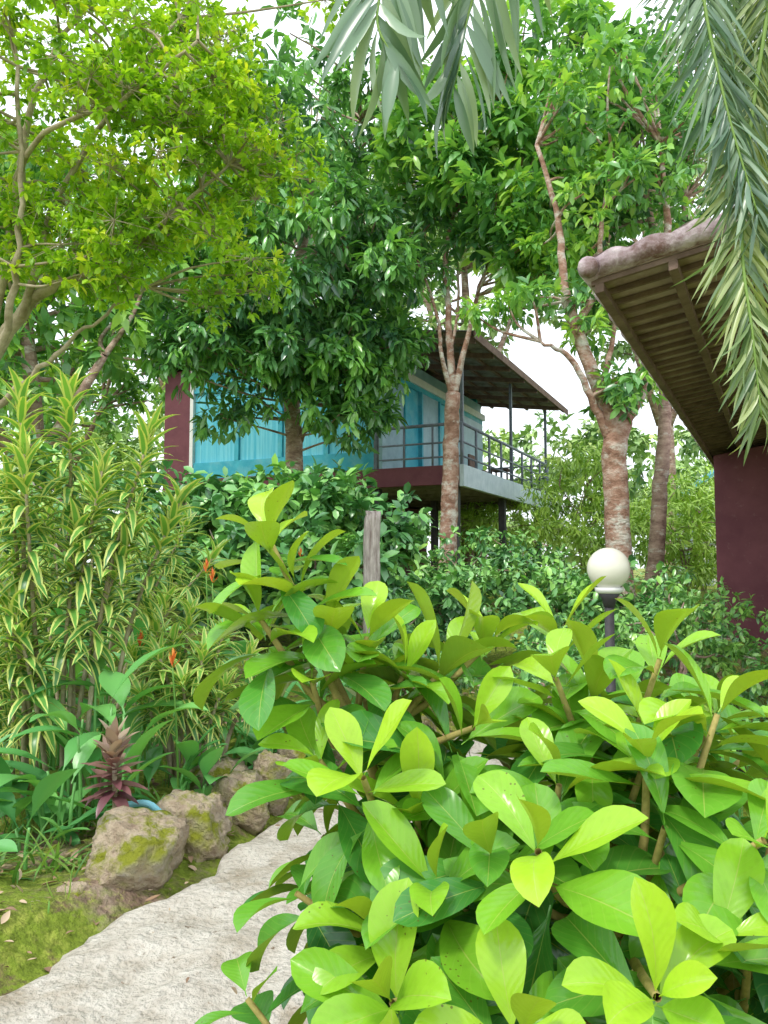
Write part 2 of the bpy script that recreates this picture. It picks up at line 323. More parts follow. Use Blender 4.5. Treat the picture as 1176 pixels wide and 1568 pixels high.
# ---------- litter & grass
mb=MB(); n=5000
x=rng.uniform(-3.5,3.5,n);y=rng.uniform(1.8,9,n); onp=(x>xl(y))&(x<xl(y)+1.38); keep=(~onp)|(rng.uniform(size=n)<.10); x=x[keep];y=y[keep];onp=onp[keep];n=len(x)
z=H(x,y)+np.where(onp,.08,.012)
D=runit(n);D[:,2]*=.15; N=np.array([0,0,1.])+rng.normal(0,.3,(n,3)); L=rng.uniform(.015,.085,n)*np.where(onp,.7,1)
leaves(mb,np.stack([x,y,z],-1),D,N,L,L*.4,T_LN,rng.uniform(-.8,1,n),rng.uniform(0,1,n),.5)
mb.build('leaf_litter',[M_dead])
mb=MB()
n=8000; x=rng.uniform(-3.4,3.0,n);y=rng.uniform(2.2,8,n)
g=np.array([noise.noise((a*1.4,b*1.4,5)) for a,b in zip(x,y)]); keep=((x<xl(y)-.18)|(x>xl(y)+1.5))&(g>.05)&(y>3.1); x=x[keep];y=y[keep]; n=len(x)
D=rng.normal(0,.55,(n,3)); D[:,2]=1; L=rng.uniform(.04,.15,n)
leaves(mb,np.stack([x,y,H(x,y)],-1),D,-D*[1,1,0]+rng.normal(0,.3,(n,3)),L,.008,T_ST,-rng.uniform(.3,1.5,n),rng.uniform(0,1,n),.2)
mb.build('grass',[M_grass])
# ---------- foreground shrub
def rosette(mb,t,ax,young,br,sc=1.0,n=9):
    ph=rng.uniform(0,6.28); a=ph+np.arange(n)*2.4+rng.normal(0,.15,n)
    q=np.arange(n)/(n-1)
    el=np.radians(-12+q*82+rng.normal(0,9,n)) if young else np.radians(-35+q*85+rng.normal(0,12,n))
    e1=nrm(np.cross(ax,[0.3,1,0.1])); e2=np.cross(ax,e1)
    out=np.cos(a)[:,None]*e1+np.sin(a)[:,None]*e2
    D=out*np.cos(el)[:,None]+ax*np.sin(el)[:,None]
    P=t+ax*((q-1)*.09*sc)[:,None]
    L=(.19-.06*q)*rng.uniform(.75,1.12,n)*sc; W=L*rng.uniform(.36,.47,n)
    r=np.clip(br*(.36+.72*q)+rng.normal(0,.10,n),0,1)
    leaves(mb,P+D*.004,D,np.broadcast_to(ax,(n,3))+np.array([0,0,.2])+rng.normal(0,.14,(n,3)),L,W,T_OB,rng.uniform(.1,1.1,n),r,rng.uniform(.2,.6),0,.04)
mb=MB()
big=[(-.20,1.35,1.555,1,1.),(-.15,1.34,1.47,1,1.),(-.21,1.32,1.42,1,.95),(-.10,1.36,1.40,1,.95),(-.03,1.38,1.38,1,.9),(-.12,1.33,1.31,1,.85)]
tips=big+[(.035,1.38,1.32,1,.9),(-.03,1.15,1.20,1,.95),(.20,1.5,1.36,1,.85),(.33,1.5,1.38,1,.9),(.36,1.1,1.25,1,1.),(.45,1.3,1.35,1,.95),
 (.19,1.0,1.15,1,1.),(.50,1.2,1.28,1,1.),(.46,.98,1.17,1,.9),(-.13,1.2,1.02,0,.45),(.01,1.0,.97,1,.9),(.15,.9,.99,1,1.),(.40,1.05,1.03,0,.4),(-.2,1.2,.87,0,.5),(.12,1.3,1.08,0,.3),
 (.05,1.2,1.13,1,.8),(.36,1.38,1.28,1,.85),(.14,1.25,1.25,1,.9),(.25,1.15,1.19,1,.8),(.56,1.35,1.25,1,.8),(.3,.95,.95,0,.5),(.42,.9,.92,0,.4),(.10,.95,.86,1,.8),(-.06,1.1,.83,1,.7),
 (.5,1.15,.95,0,.3),(.57,1.05,1.05,0,.4),(.62,1.2,1.17,1,.8),(-.02,1.5,1.22,0,.5),(.28,.84,1.06,1,1.),(.02,1.02,.83,1,.8),(.22,.88,.88,1,.9),(.45,1.5,1.24,0,.5),(.1,1.55,1.27,0,.4),(.6,1.5,1.2,0,.5),(-.04,1.4,1.31,1,.9),(-.1,1.25,1.20,1,.85),
 (.07,1.08,1.08,1,.85),(.28,1.3,1.32,1,.9),(.12,1.45,1.33,1,.8),(.40,1.2,1.24,1,.95),(.38,.92,1.08,1,.9),(.05,.92,.78,1,.9),(.3,.86,.82,1,.8),(.0,1.1,1.0,1,.8),(-.2,1.1,.76,1,.8),(-.08,1.0,.72,1,.8)]
k=0
while k<80:
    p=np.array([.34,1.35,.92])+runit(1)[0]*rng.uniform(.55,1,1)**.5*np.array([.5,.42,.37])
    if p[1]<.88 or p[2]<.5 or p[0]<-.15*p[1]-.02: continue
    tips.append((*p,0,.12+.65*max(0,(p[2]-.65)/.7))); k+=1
root=np.array([.30,1.32,0]); fork=np.array([.27,1.28,.55]); f2=np.array([.25,1.25,.85])
mb.tube([root,(.32,1.33,.3),fork],[.03,.026,.022],10,1)
hubs=[fork,f2,np.array([.33,1.2,1.0]),np.array([.10,1.27,.95]),np.array([.35,1.38,1.0]),np.array([.52,1.2,.9]),np.array([.02,1.32,1.05]),np.array([.1,1.15,.65]),np.array([.4,1.1,.65]),np.array([-.04,1.35,1.22])]
for h in hubs[1:-1]: mb.tube([fork,(fork+h)/2+[.01,0,.02],h],[.016,.013,.010],8,1)
mb.tube([hubs[6],(-.01,1.33,1.14),hubs[-1]],[.010,.009,.009],8,1)
for k,(x,y,z,young,br) in enumerate(tips):
    t=np.array([x,y,z]); h=min(hubs,key=lambda h:np.linalg.norm(h-t)+(2 if h[2]>z-.02 else 0))
    mid=(t+h)/2+np.array([0,0,-.04])+rng.normal(0,.015,3)
    mb.tube([h,mid,t],[.0085,.007,.0045],8,1,cap=False)
    ax=nrm(nrm(t-mid)+np.array([0,-.1,.7])+rng.normal(0,.14,3))
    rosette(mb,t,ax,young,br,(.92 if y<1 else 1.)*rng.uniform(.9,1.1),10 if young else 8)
mb.build('broadleaf_shrub',[M_shrub,M_stem])
mb=MB()
for c in [(.88,1.75,.75),(.95,1.35,.70),(.5,1.8,.88),(.8,1.3,.6),(1.15,1.75,.6)]:
    c=np.array(c); mb.tube([(c[0],c[1],0),c-[0,0,.3],c],[.02,.015,.01],8,1)
    for k in range(11):
        d=nrm(rng.normal(size=3)+[0,0,.6]); t=c+d*[.28,.25,.30]; mb.tube([c-[0,0,.2],(c+t)/2,t],[.009,.007,.005],6,1,cap=False)
        rosette(mb,t,nrm(d+[0,0,1.2]),0,rng.uniform(.3,.7),1,8)
mb.build('broadleaf_shrub',[M_shrub,M_stem])
# ---------- trees
def tree(name,limbs,mats,crowns,wob=.01):
    mb=MB(); L=[]
    for pts,r in limbs:
        p=mb.tube(pts,r,12,1,sub=6,wob=wob); L.append(p)
    for kw in crowns: crown(mb,limbs=[l[int(len(l)*.35):] for l in L],**kw)
    return mb.build(name,mats)
tree('feathery_tree',[([(-3.7,6.6,0),(-3.6,6.5,1.8),(-3.3,6.35,3.0),(-2.75,6.2,3.7),(-2.3,6.1,3.85),(-1.78,6,4.15),(-1.2,5.9,4.6)],[.13,.11,.07,.045,.03,.02,.01]),
 ([(-3.3,6.35,3.0),(-2.95,6.1,4.2),(-2.8,6,5.1),(-2.4,5.9,5.9)],[.045,.035,.025,.015]),
 ([(-2.9,6.2,3.5),(-2.55,6,4.4),(-2.15,5.9,5.0),(-1.6,5.8,5.7)],[.035,.025,.018,.012]),
 ([(-2.95,6.1,4.2),(-2.6,5.6,4.6),(-1.9,5.4,4.8),(-1.3,5.3,5.2)],[.03,.02,.015,.01]),
 ([(-3.4,6.4,2.6),(-2.9,5.9,3.3),(-2.7,5.7,4.0),(-2.7,5.6,5.2)],[.045,.03,.022,.015]),
 ([(-3.4,6.4,2.6),(-2.8,6.3,3.1),(-2.4,6.2,3.4),(-1.9,6.2,3.75)],[.035,.022,.014,.01])],
 [M_t4,M_barkgray],[dict(ells=[(-2.2,6,5.1,1.4,1,1.0,82),(-1.4,5.9,4.6,.75,.8,.75,36),(-2.7,6.2,4.0,.8,.7,.4,18),(-1.7,6,3.85,.8,.7,.4,20),(-1.9,6.2,6.1,1.7,1,.5,26)],lr=.26,m=16,nl=10,L=.075,ratio=.45,T=T_MID,tw=.003,hang=.1,thin=.006)],.015)
tree('mango_tree',[([(-1.75,15,.6),(-1.72,15,2.2),(-1.71,15,3.4),(-1.78,15,5.3),(-1.7,15,7),(-1.4,15,9)],[.22,.19,.17,.15,.12,.07]),
 ([(-1.6,15,3.9),(-1.4,14.9,4.6),(-1.35,14.8,5.6),(-.4,14.5,6.8)],[.05,.05,.045,.03]),([(-1.78,15,5.3),(-2.6,14.6,6.3),(-3.4,14.2,7)],[.1,.07,.04]),([(-1.7,15,7),(-.8,14.8,8.5),(-.4,14.6,10)],[.09,.06,.03])],
 [M_t2,M_barkdk],[dict(ells=[(-1.6,13.6,7.0,2.4,1.5,1.9,80),(-2.7,13.8,5.3,1.4,1,.7,22),(-1.2,13.6,5.3,1.9,.9,.6,32),(-1.1,14.3,10.0,2.3,1.6,1.6,38),(-3.6,14.5,6.6,1.5,1.2,1.3,22),(.2,14.2,7.0,1.0,1,1.4,24),(-.9,14,4.5,.8,.5,.4,9),(-.2,14.2,5.45,.75,.4,.5,14),(-.45,14.3,4.3,.45,.3,.4,5),(-2.6,14.2,4.4,.5,.3,.3,4)],lr=.5,m=12,nl=8,L=.27,ratio=.33,T=T_MID,rhi=1.05,hang=.6)])
tree('slender_tree',[([(1.10,14,.8),(1.13,14,1.7),(1.18,14,2.8),(1.2,14,3.7),(1.24,14,4.6)],[.18,.16,.15,.14,.13]),
 ([(1.24,14,4.5),(1.2,14,5.3),(1.16,14,6.2),(1.16,14,7.4),(1.6,14,9)],[.09,.065,.055,.045,.03]),([(1.24,14,4.5),(1.05,13.9,5.2),(.95,13.9,6.0),(.6,13.8,7)],[.06,.04,.03,.02]),
 ([(1.24,14,4.5),(1.5,14,5.6),(1.75,14,6.6),(2.3,14,8)],[.07,.045,.035,.025]),([(1.2,14,5.3),(1.35,14,6.3),(1.3,14,7.5)],[.03,.025,.02])],
 [M_t1,M_barkred],[dict(ells=[(2.3,13.2,8.0,1.4,1.2,1.2,36),(3.2,14,10.4,2.2,1.5,1.3,36),(.9,14,8.8,1.2,1.2,1.0,16),(2.7,13.0,6.7,.8,.8,.4,9)],lr=.5,m=11,nl=9,L=.32,ratio=.36,T=T_MID,rlo=.0,rhi=1.15,hang=.25,up=.5)])
tree('forked_tree',[([(3.32,11,.5),(3.3,11,1.0),(3.25,11,2.3),(3.25,11,3.2),(3.36,11,3.6)],[.22,.19,.175,.175,.15]),
 ([(3.25,11,3.3),(3.0,11,4.1),(2.72,11,4.9),(2.57,11,5.5),(2.5,11,6.5),(2.2,11,7.6)],[.13,.10,.09,.065,.045,.03]),
 ([(3.33,11,3.5),(3.6,11,3.96),(3.92,11,4.9),(4.07,11,6.2),(4.0,11,7.6)],[.13,.10,.075,.055,.03]),
 ([(3.2,11,3.2),(2.95,10.9,3.75),(2.6,10.8,4.4),(2.15,10.7,4.6)],[.065,.055,.04,.02]),([(2.72,11,4.9),(3.05,11,5.5),(3.1,11,6.3),(3.3,11,7.4)],[.06,.045,.035,.02]),([(3.05,11,4.0),(3.25,11,4.7),(3.3,11,5.6)],[.05,.035,.02])],
 [M_t1,M_barkred],[dict(ells=[(3.2,11.3,6.7,1.2,1,1.1,26),(2.6,11.3,5.2,1.3,1,.45,15),(3.6,11.4,8.2,1.3,1,1.2,36),(3.3,10.8,3.95,.4,.3,.3,5)],lr=.36,m=10,nl=8,L=.20,ratio=.4,T=T_MID,rlo=.0,rhi=1.1)])
tree('thin_tree',[([(4.1,12.5,.5),(4.3,12.5,1.6),(4.4,12.5,2.8),(4.5,12.5,3.9),(4.55,12.5,5.5),(4.3,12.5,7.5)],[.15,.13,.12,.10,.07,.05]),([(4.5,12.5,4.4),(4.9,12.5,5.8),(4.9,12.5,7.5)],[.07,.05,.03])],
 [M_t2,M_barkdk],[dict(ells=[(4.4,12.7,8.6,1.7,1,1.9,50),(4.7,13,6.2,1.0,.8,.8,14)],lr=.4,m=11,nl=8,L=.22,ratio=.4,T=T_MID,rlo=.1)])
for (x,y,h,r,K) in [(-5.5,22,11,4,44),(2.5,24,13.5,4.5,56),(-10,24,9,4,40),(8.5,24,13,5,62),(-3,28,15,5,44),(-6,13,7,2.2,34)]:
    tree('background_tree',[([(x,y,.8),(x+.2,y,h*.4),(x,y,h*.8)],[.3,.22,.1]),([(x,y,h*.4),(x+1.5,y-.5,h*.7)],[.12,.06]),([(x,y,h*.45),(x-1.6,y-.5,h*.8)],[.12,.06])],
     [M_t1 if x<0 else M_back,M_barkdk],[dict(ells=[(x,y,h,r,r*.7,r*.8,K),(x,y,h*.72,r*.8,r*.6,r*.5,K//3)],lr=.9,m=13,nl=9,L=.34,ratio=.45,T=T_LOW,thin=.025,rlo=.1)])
mb=MB()
E=[]
for k in range(26):
    a=-1.25+2.5*k/25; d=rng.uniform(30,42); x=d*math.sin(a);y=d*math.cos(a)
    E.append((x,y,rng.uniform(3.5,6.0),3.2,2.5,3.6,16))
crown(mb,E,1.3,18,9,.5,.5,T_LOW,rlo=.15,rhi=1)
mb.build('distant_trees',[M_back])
# ---------- bushes
def bush(name,mat,ells,lr,m,nl,L,ratio,T=T_MID,rlo=0,rhi=1,hang=.35,stems=True):
    mb=MB()
    limbs=[]
    for e in ells:
        for s in range(3):
            limbs.append(mb.tube([(e[0]+rng.normal(0,.1),e[1],hh(e[0],e[1])-.05),(e[0]+rng.normal(0,.15),e[1],e[2]-.3*e[5]),(e[0]+rng.normal(0,.3*e[3]),e[1],e[2]+.4*e[5])],[.02,.016,.008],6,1))
    crown(mb,ells,lr,m,nl,L,ratio,T,limbs=[l[3:] for l in limbs],rlo=rlo,rhi=rhi,hang=hang,skew=.5,thin=.006)
    return mb.build(name,[mat,M_barkdk])
bush('understory_shrub',M_bush,[(-2.6,11,2.1,1.0,.9,.8,28),(-1.2,10.8,2.15,1.1,.9,.8,34),(-.1,11.2,2.0,.6,.7,.7,16),(-1.9,9.5,1.5,1.4,.8,.6,28),(-.4,9.3,1.2,.9,.7,.6,20)],.33,11,7,.21,.55,rhi=1.05)
bush('understory_shrub',M_bush,[(1.3,12.2,1.5,.9,.7,.5,20),(2.4,12.6,1.6,.8,.7,.6,18),(.7,9,.9,.7,.6,.5,18),(2.0,9,.85,.9,.6,.5,22),(3.0,9.3,1.0,.8,.6,.5,18)],.3,12,7,.13,.5,rhi=1.)
bush('flowering_hedge',M_bush,[(2.6,7.2,.75,.7,.5,.5,24),(3.2,8.2,.9,.6,.5,.6,20),(3.4,6.8,.55,.6,.5,.4,16),(1.7,7.3,.55,.6,.4,.4,14)],.25,13,8,.08,.5,rlo=.15)
bush('garden_shrub',M_bush,[(1.6,4.9,.45,.4,.4,.3,14),(1.25,4.3,.35,.35,.3,.3,10),(1.2,5.6,.6,.45,.4,.35,14),(2.6,4.9,.4,.35,.4,.3,12)],.2,11,7,.09,.5,rlo=.15)
bush('bamboo_thicket',M_ybush,[(4.6,18,2.8,1.2,1,1.4,34),(6.5,17,2.2,1.4,1,1.2,34),(3.2,21,2.6,1.5,1,1.0,24),(8,20,2.6,1.5,1,1.5,24)],.5,14,9,.24,.22,T=T_LOW,rlo=.1)
bush('dark_shrub',M_bush,[(-4.2,10,2.0,1.2,1,1.2,30),(-3.4,8.0,1.3,.9,.7,.9,26),(-5,8,2,1,1,1.4,24)],.35,12,7,.18,.45,rhi=1)
bush('low_shrub',M_bush,[(.2,7.4,.55,.6,.4,.35,16),(-.2,8.2,.8,.6,.4,.5,16)],.22,12,8,.09,.45)
bush('low_shrub',M_ybush,[(1.95,5.5,.3,.3,.3,.2,7),(2.4,5.8,.35,.35,.3,.25,8)],.18,10,7,.08,.4)
# ---------- dracaenas
def drac(name,base,heads,L,W,nl,col=M_drac,span=.3,rs=.012,dr=(.5,1.5)):
    mb=MB(); b=np.array(base,float)
    for h in heads:
        h=np.array(h,float); b2=b+[rng.normal(0,.06),rng.normal(0,.06),-.03]; b2[0]=b2[0]*.6+h[0]*.4
        mid=b2*.45+h*.55+[(b2[0]-h[0])*.25,0,0]
        cv=mb.tube([b2,mid,h],[rs*1.3,rs*1.1,rs*.7],7,1)
        ax=nrm(nrm(h-mid)+[0,0,.5]); n=nl; q=np.arange(n)/(n-1); a=np.arange(n)*2.4+rng.normal(0,.2,n)
        el=np.radians(np.clip(-5+ (q**1.6)*88,-30,88)+rng.normal(0,9,n)); e1=nrm(np.cross(ax,[.2,1,.1]));e2=np.cross(ax,e1)
        out=np.cos(a)[:,None]*e1+np.sin(a)[:,None]*e2
        D=out*np.cos(el)[:,None]+ax*np.sin(el)[:,None]; dn=nrm(h-mid); P=h+dn*((q-1)*span)[:,None]
        Ln=L*rng.uniform(.75,1.1,n)*(1-.2*q)
        leaves(mb,P,D,np.broadcast_to(ax,(n,3))+out*-.05,Ln,W*rng.uniform(.8,1.1,n),T_ST,rng.uniform(*dr,n),np.clip(.2+.75*q+rng.normal(0,.15,n),0,1),.25)
    return mb.build(name,[col,M_barkgray])
drac('variegated_dracaena',(-1.95,4.7,.15),[(-1.86,4.6,2.52),(-1.38,4.6,2.28),(-2.1,4.5,2.45),(-1.98,4.3,2.12),(-1.62,4.5,2.05),(-2.2,4.6,2.0),(-1.75,4.5,1.7),(-1.25,4.8,1.9),(-2.2,4.4,1.6),(-1.5,4.6,1.65),(-2.05,4.4,1.25)],.33,.058,60,span=.72)
drac('variegated_dracaena',(-2.3,4.9,.15),[(-2.3,4.9,1.5),(-2.2,4.7,1.3),(-2.4,4.9,1.1),(-2.3,4.6,1.05),(-2.1,4.5,.9)],.27,.042,44,span=.5)
drac('variegated_dracaena',(-1.22,5.1,.18),[(-1.22,5,1.22),(-1.42,4.95,1.12),(-1.0,5,1.10),(-1.1,4.85,.97),(-1.35,4.8,.95),(-.85,5.1,.95),(-1.58,5,.95),(-1.2,4.75,.82),(-.98,4.9,.78),(-1.45,4.75,.75),(-1.3,4.9,1.05),(-1.1,5.1,1.02),(-.75,5.2,.8)],.25,.045,40,span=.3)
drac('variegated_dracaena',(-2.6,7.0,.2),[(-2.6,7,2.2),(-2.2,7,2.0),(-1.8,7.2,1.9),(-3,7,2.0),(-1.5,7,1.6),(-2.2,6.8,1.5),(-1.9,6.9,1.2),(-3.2,7,1.6),(-2.8,6.8,1.3)],.34,.055,40,span=.5)
drac('purple_cordyline',(-1.34,3.98,.14),[(-1.34,3.98,.62)],.19,.062,44,M_purp,.26,.012,(.1,.9))
# ---------- canna / ginger clumps
def clump(name,mat,base,n,L,W,spread=.5,T=T_CN,dr=(.5,1.5),rlo=0,rhi=1,rad=.15):
    mb=MB(); a=rng.uniform(0,6.28,n); el=np.radians(90-rng.uniform(5,90*spread+5,n))
    D=np.stack([np.cos(a)*np.cos(el),np.sin(a)*np.cos(el),np.sin(el)],-1)
    x=base[0]+rng.normal(0,rad,n); y=base[1]+rng.normal(0,rad,n); P=np.stack([x,y,H(x,y)-.02],-1)
    hs=rng.uniform(0,base[2],n)
    for i in range(n):
        if hs[i]>.1: mb.tube([P[i],P[i]+[0,0,hs[i]*.5],P[i]+D[i]*[.05,.05,0]+[0,0,hs[i]]],[.012,.01,.007],6,0,rnd=.8)
    P[:,2]+=hs
    N=np.array([0,0,1.])-D*[.2,.2,0]+rng.normal(0,.08,(n,3))
    Ln=L*rng.uniform(.7,1.15,n)
    leaves(mb,P,D,N,Ln,W*rng.uniform(.8,1.15,n),T,rng.uniform(*dr,n),rlo+(rhi-rlo)*rng.uniform(0,1,n),.3,0,.04)
    return mb.build(name,[mat])
for b,n,L,W in [((-1.75,5.7,.7),26,.6,.14),((-1.75,4.25,.45),18,.46,.14),((-.85,5.6,.35),24,.5,.13),((-2.0,3.95,.4),14,.42,.12),((-2.3,5.6,.8),22,.6,.13),((-1.3,6.3,.8),26,.55,.13),((-.5,6.4,.5),24,.5,.12),((-2.7,4.8,.7),18,.6,.13),((-.1,6.9,.4),18,.45,.11),((-2.0,3.7,.15),10,.32,.1),((-1.15,4.65,.2),18,.42,.12),((-1.6,4.5,.75),16,.54,.15),((-1.45,4.1,.1),10,.30,.09),((-.8,5.25,.3),16,.4,.11)]:
    clump('canna_plant',M_canna,b,n,L,W,spread=.7,rlo=.15)
for b in [(-1.55,3.75,.02),(-1.75,3.6,.0),(-2.0,3.6,.0),(-1.2,4.35,.02),(1.9,5.7,.05),(1.6,6.2,.05)]:
    clump('strap_lily',M_grass,b,26,.25,.018,.75,T_ST,(.6,1.8),.1,.8,.07)
for (x,y,z) in [(-1.22,4.6,.92),(-1.35,6.0,1.45),(-1.28,5.9,1.38),(-.9,8.5,1.6),(1.95,7,1.3),(-1.5,4.9,1.0)]:
    mb=MB(); b=np.array([x,y,z]); mb.tube([(x+.05,y,hh(x,y)),(x+.03,y,z*.6),b],[.008,.007,.005],6,1)
    n=7;a=np.arange(n)*2.4; D=np.stack([np.cos(a)*.6,np.sin(a)*.6,np.linspace(.5,1.5,n)],-1)
    leaves(mb,b+np.array([0,0,1])*np.linspace(0,.05,n)[:,None],D,-D*[1,1,0]+[0,0,.3],.075,.014,T_LN,-.3,rng.uniform(0,1,n),.6)
    mb.build('heliconia_flower',[M_flow,M_grass])
# ---------- palm
pe=empty('palm_tree',(0,0,0))
mb=MB(); mb.tube([(2.05,2.75,0),(2.0,2.7,2),(1.9,2.6,4.6)],[.11,.09,.07],12,0); mb.build('trunk',[M_barkgray],pe)
def frond(name,pts,LL,W,n,mat,start=.3,hangk=.5,ang=.6,side=None,spread=1.,T=T_ST):
    mb=MB(); p=mb.tube(pts,np.linspace(.012,.003,len(pts)),7,1,sub=10,rnd=.8)
    ln=np.concatenate([[0],np.cumsum(np.linalg.norm(np.diff(p,axis=0),axis=1))]); s=np.linspace(start,1,n)*ln[-1]
    P=np.stack([np.interp(s,ln,p[:,k]) for k in range(3)],-1); Tt=nrm(np.stack([np.interp(s,ln,np.gradient(p[:,k])) for k in range(3)],-1))
    B=nrm(np.cross(Tt,side if side is not None else [0,1,0.2]))
    for sg in (-1,1):
        D=nrm(Tt*ang+B*sg*spread*(1-.3*np.linspace(0,1,n))[:,None]+rng.normal(0,.14,(n,3))+np.array([0,0,-hangk]))
        q=np.linspace(0,1,n); L=LL*np.sqrt(np.clip(np.sin(np.pi*(.18+.72*q)),.05,1))*rng.uniform(.8,1.1,n)
        N=np.array([0,0,1.])*.6+rng.normal(0,.6,(n,3))+np.array([0,-.6,0])
        leaves(mb,P,D,N,L,W*rng.uniform(.8,1.15,n),T,rng.uniform(.1,.9,n),rng.uniform(0,1,n),.4)
    return mb.build(name,[mat,M_grass],pe)
frond('frond_1',[(1.9,2.6,4.6),(1.45,2.62,4.5),(1.17,2.62,4.1),(1.10,2.6,3.6),(1.14,2.55,3.1),(1.22,2.5,2.65)],.34,.017,130,M_palm,.2,.3,1.1)
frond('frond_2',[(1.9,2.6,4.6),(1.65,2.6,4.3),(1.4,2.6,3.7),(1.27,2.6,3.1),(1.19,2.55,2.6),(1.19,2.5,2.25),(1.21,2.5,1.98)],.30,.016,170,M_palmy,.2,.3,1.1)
frond('frond_5',[(1.9,2.6,4.6),(1.7,2.7,4.2),(1.45,2.75,3.6),(1.38,2.75,3.1),(1.36,2.7,2.6)],.36,.017,110,M_palm,.2,.3,1.1)
frond('frond_8',[(1.9,2.6,4.6),(1.6,2.75,4.5),(1.33,2.75,4.1),(1.28,2.75,3.6),(1.3,2.7,3.2)],.36,.017,100,M_palm,.2,.3,1.1)
frond('frond_3',[(1.9,2.6,4.6),(1.3,2.55,4.75),(.6,2.5,4.45),(.13,2.45,3.75),(-.02,2.42,3.3),(.04,2.4,3.1)],.46,.045,32,M_palm,.5,1.0,.5,T=T_LN,spread=.95)
frond('frond_6',[(1.9,2.6,4.6),(1.4,2.6,4.6),(.75,2.6,4.2),(.36,2.6,3.6),(.24,2.6,3.15)],.44,.042,28,M_palm,.5,1.0,.5,T=T_LN,spread=.95)
frond('frond_4',[(1.9,2.6,4.6),(2.5,2.5,4.9),(3.2,2.3,4.4),(3.6,2.2,3.4)],.4,.03,50,M_palm,.2)
frond('frond_7',[(1.9,2.6,4.6),(2.1,3.2,5.0),(2.3,4.0,4.6),(2.4,4.4,4.0)],.4,.03,50,M_palm,.2,side=[1,0,.2])
# ---------- stilt house
he=empty('stilt_house',(1.64,16,0),math.radians(-25))
mb=MB(); mb.box(-7.8,-7.0,0,.15,3.6,6.3,1); mb.box(-7.0,-6.9,-.03,.15,3.6,6.3,2)
mb.box(-6.9,-2.0,0,.15,3.6,4.0,0); mb.box(-6.9,-2.0,0,.15,5.7,6.3,0)
for x in (-5.7,-4.5,-3.3,-2.12): mb.box(x,x+.12,-.004,.146,4.0,5.7,0)
for x in (-6.9,-5.58,-4.38,-3.18): mb.box(x,x+ (1.2 if x<-6 else 1.08),.06,.10,4.0,5.7,3)
mb.box(-7.8,-7.65,.15,7,3.6,6.5,1)
mb.box(-7.65,-2.0,6.85,7,3.6,6.5,0)
mb.box(-2.0,-1.85,0.003,1.2,3.6,5.7,4); mb.box(-2.0,-1.85,2.2,3.4,3.6,5.7,4); mb.box(-2.0,-1.85,4.6,7,3.6,5.7,4); mb.box(-2.0,-1.85,0.003,7,5.7,5.85,0); mb.box(-2,-1.9,0.003,7,5.85,6.3,4)
mb.box(-1.86,-1.80,0,7.1,5.82,6.0,2)
mb.box(-1.96,-1.9,1.2,2.2,3.6,5.7,0); mb.box(-1.96,-1.9,3.4,4.6,3.6,5.7,3)
for y in (1.15,2.15,3.35,4.55): mb.box(-1.98,-1.80,y,y+.08,3.6,5.7,0)
mb.build('walls',[M_blue,M_maroon,M_white,M_cyan,M_panel],he,bevel=.006)
mb=MB(); mb.box(-7.8,-.1,.06,7.5,3.35,3.58,0); mb.box(-.1,.0,-.02,7.6,3.15,3.6,1); mb.box(-7.8,-.1,-.03,.06,3.2,3.6,2)
for y in np.arange(.8,7.4,.9): mb.box(-7.7,-.12,y,y+.08,3.2,3.35,0)
mb.build('floor',[M_roofu,M_pale,M_maroon],he,bevel=.006)
mb=MB()
for x,y in [(-.3,.3),(-.3,3.7),(-.3,7.2),(-2.1,.3),(-2.1,3.7),(-2.1,7.2),(-4.5,.5),(-7.5,.5),(-7.5,6.5)]: mb.box(x-.08,x+.08,y-.08,y+.08,.4,3.2,0)
for y in (.08,3.75,7.4): mb.box(-.12,-.05,y,y+.07,3.6,6.08,1)
mb.box(-2.05,-1.97,-.02,.06,3.6,6.2,1)
mb.box(-7.4,-3.4,1.0,6.4,.5,3.15,2)
mb.build('posts',[M_dark,M_grey,M_maroon],he,bevel=.01)
mb=MB()
for z in (3.78,4.08,4.46):
    mb.tube([(-.06,.02,z),(-.06,7.55,z)],.035 if z>4.3 else .022,8,0,sub=1); mb.tube([(-.06,.02,z),(-2.0,.02,z)],.035 if z>4.3 else .022,8,0,sub=1)
    mb.tube([(-.06,7.55,z),(-1.9,7.55,z)],.02,8,0,sub=1)
for y in np.arange(.02,7.6,.94): mb.tube([(-.06,y,3.6),(-.06,y,4.46)],.03,8,0,sub=1)
for x in (-.7,-1.35,-1.95): mb.tube([(x,.02,3.6),(x,.02,4.46)],.025,8,0,sub=1)
mb.build('railing',[M_grey],he)
mb=MB(); zr=lambda x:6.08+.14*(.35-x) if x>-4.9 else 6.08+.14*5.25-.14*(-4.9-x)
ys_=np.arange(-.5,8.3,.04); xsr=np.array([.4,-2,-4.9,-8.4])
def sheet(zo):
    V=[(x,y,zr(x)+zo+.015*math.sin(y*2*math.pi/.16)) for x in xsr for y in ys_]; m=len(ys_)
    i=np.arange(len(xsr)-1)[:,None];j=np.arange(m-1)[None]; return V,np.stack([i*m+j,i*m+j+1,(i+1)*m+j+1,(i+1)*m+j],-1).reshape(-1,4)
mb.add(*sheet(.10)); mb.add(*sheet(.125))
for x in np.arange(.3,-8.3,-.55): mb.box(x-.03,x+.03,-.45,8.2,zr(x)+.02,zr(x)+.075,1)
for y in np.arange(-.3,8.2,1.25):
    for x0,x1 in((.35,-4.9),(-4.9,-8.3)):
        V=[(x,yy,zr(x)+dz) for x in(x0,x1) for yy in(y,y+.06) for dz in(-.09,.018)]
        mb.add(V,[(0,1,3,2),(4,6,7,5),(0,4,5,1),(2,3,7,6),(0,2,6,4),(1,5,7,3)],1,smooth=False)
mb.box(.38,.41,-.5,8.3,6.04,6.2,1)
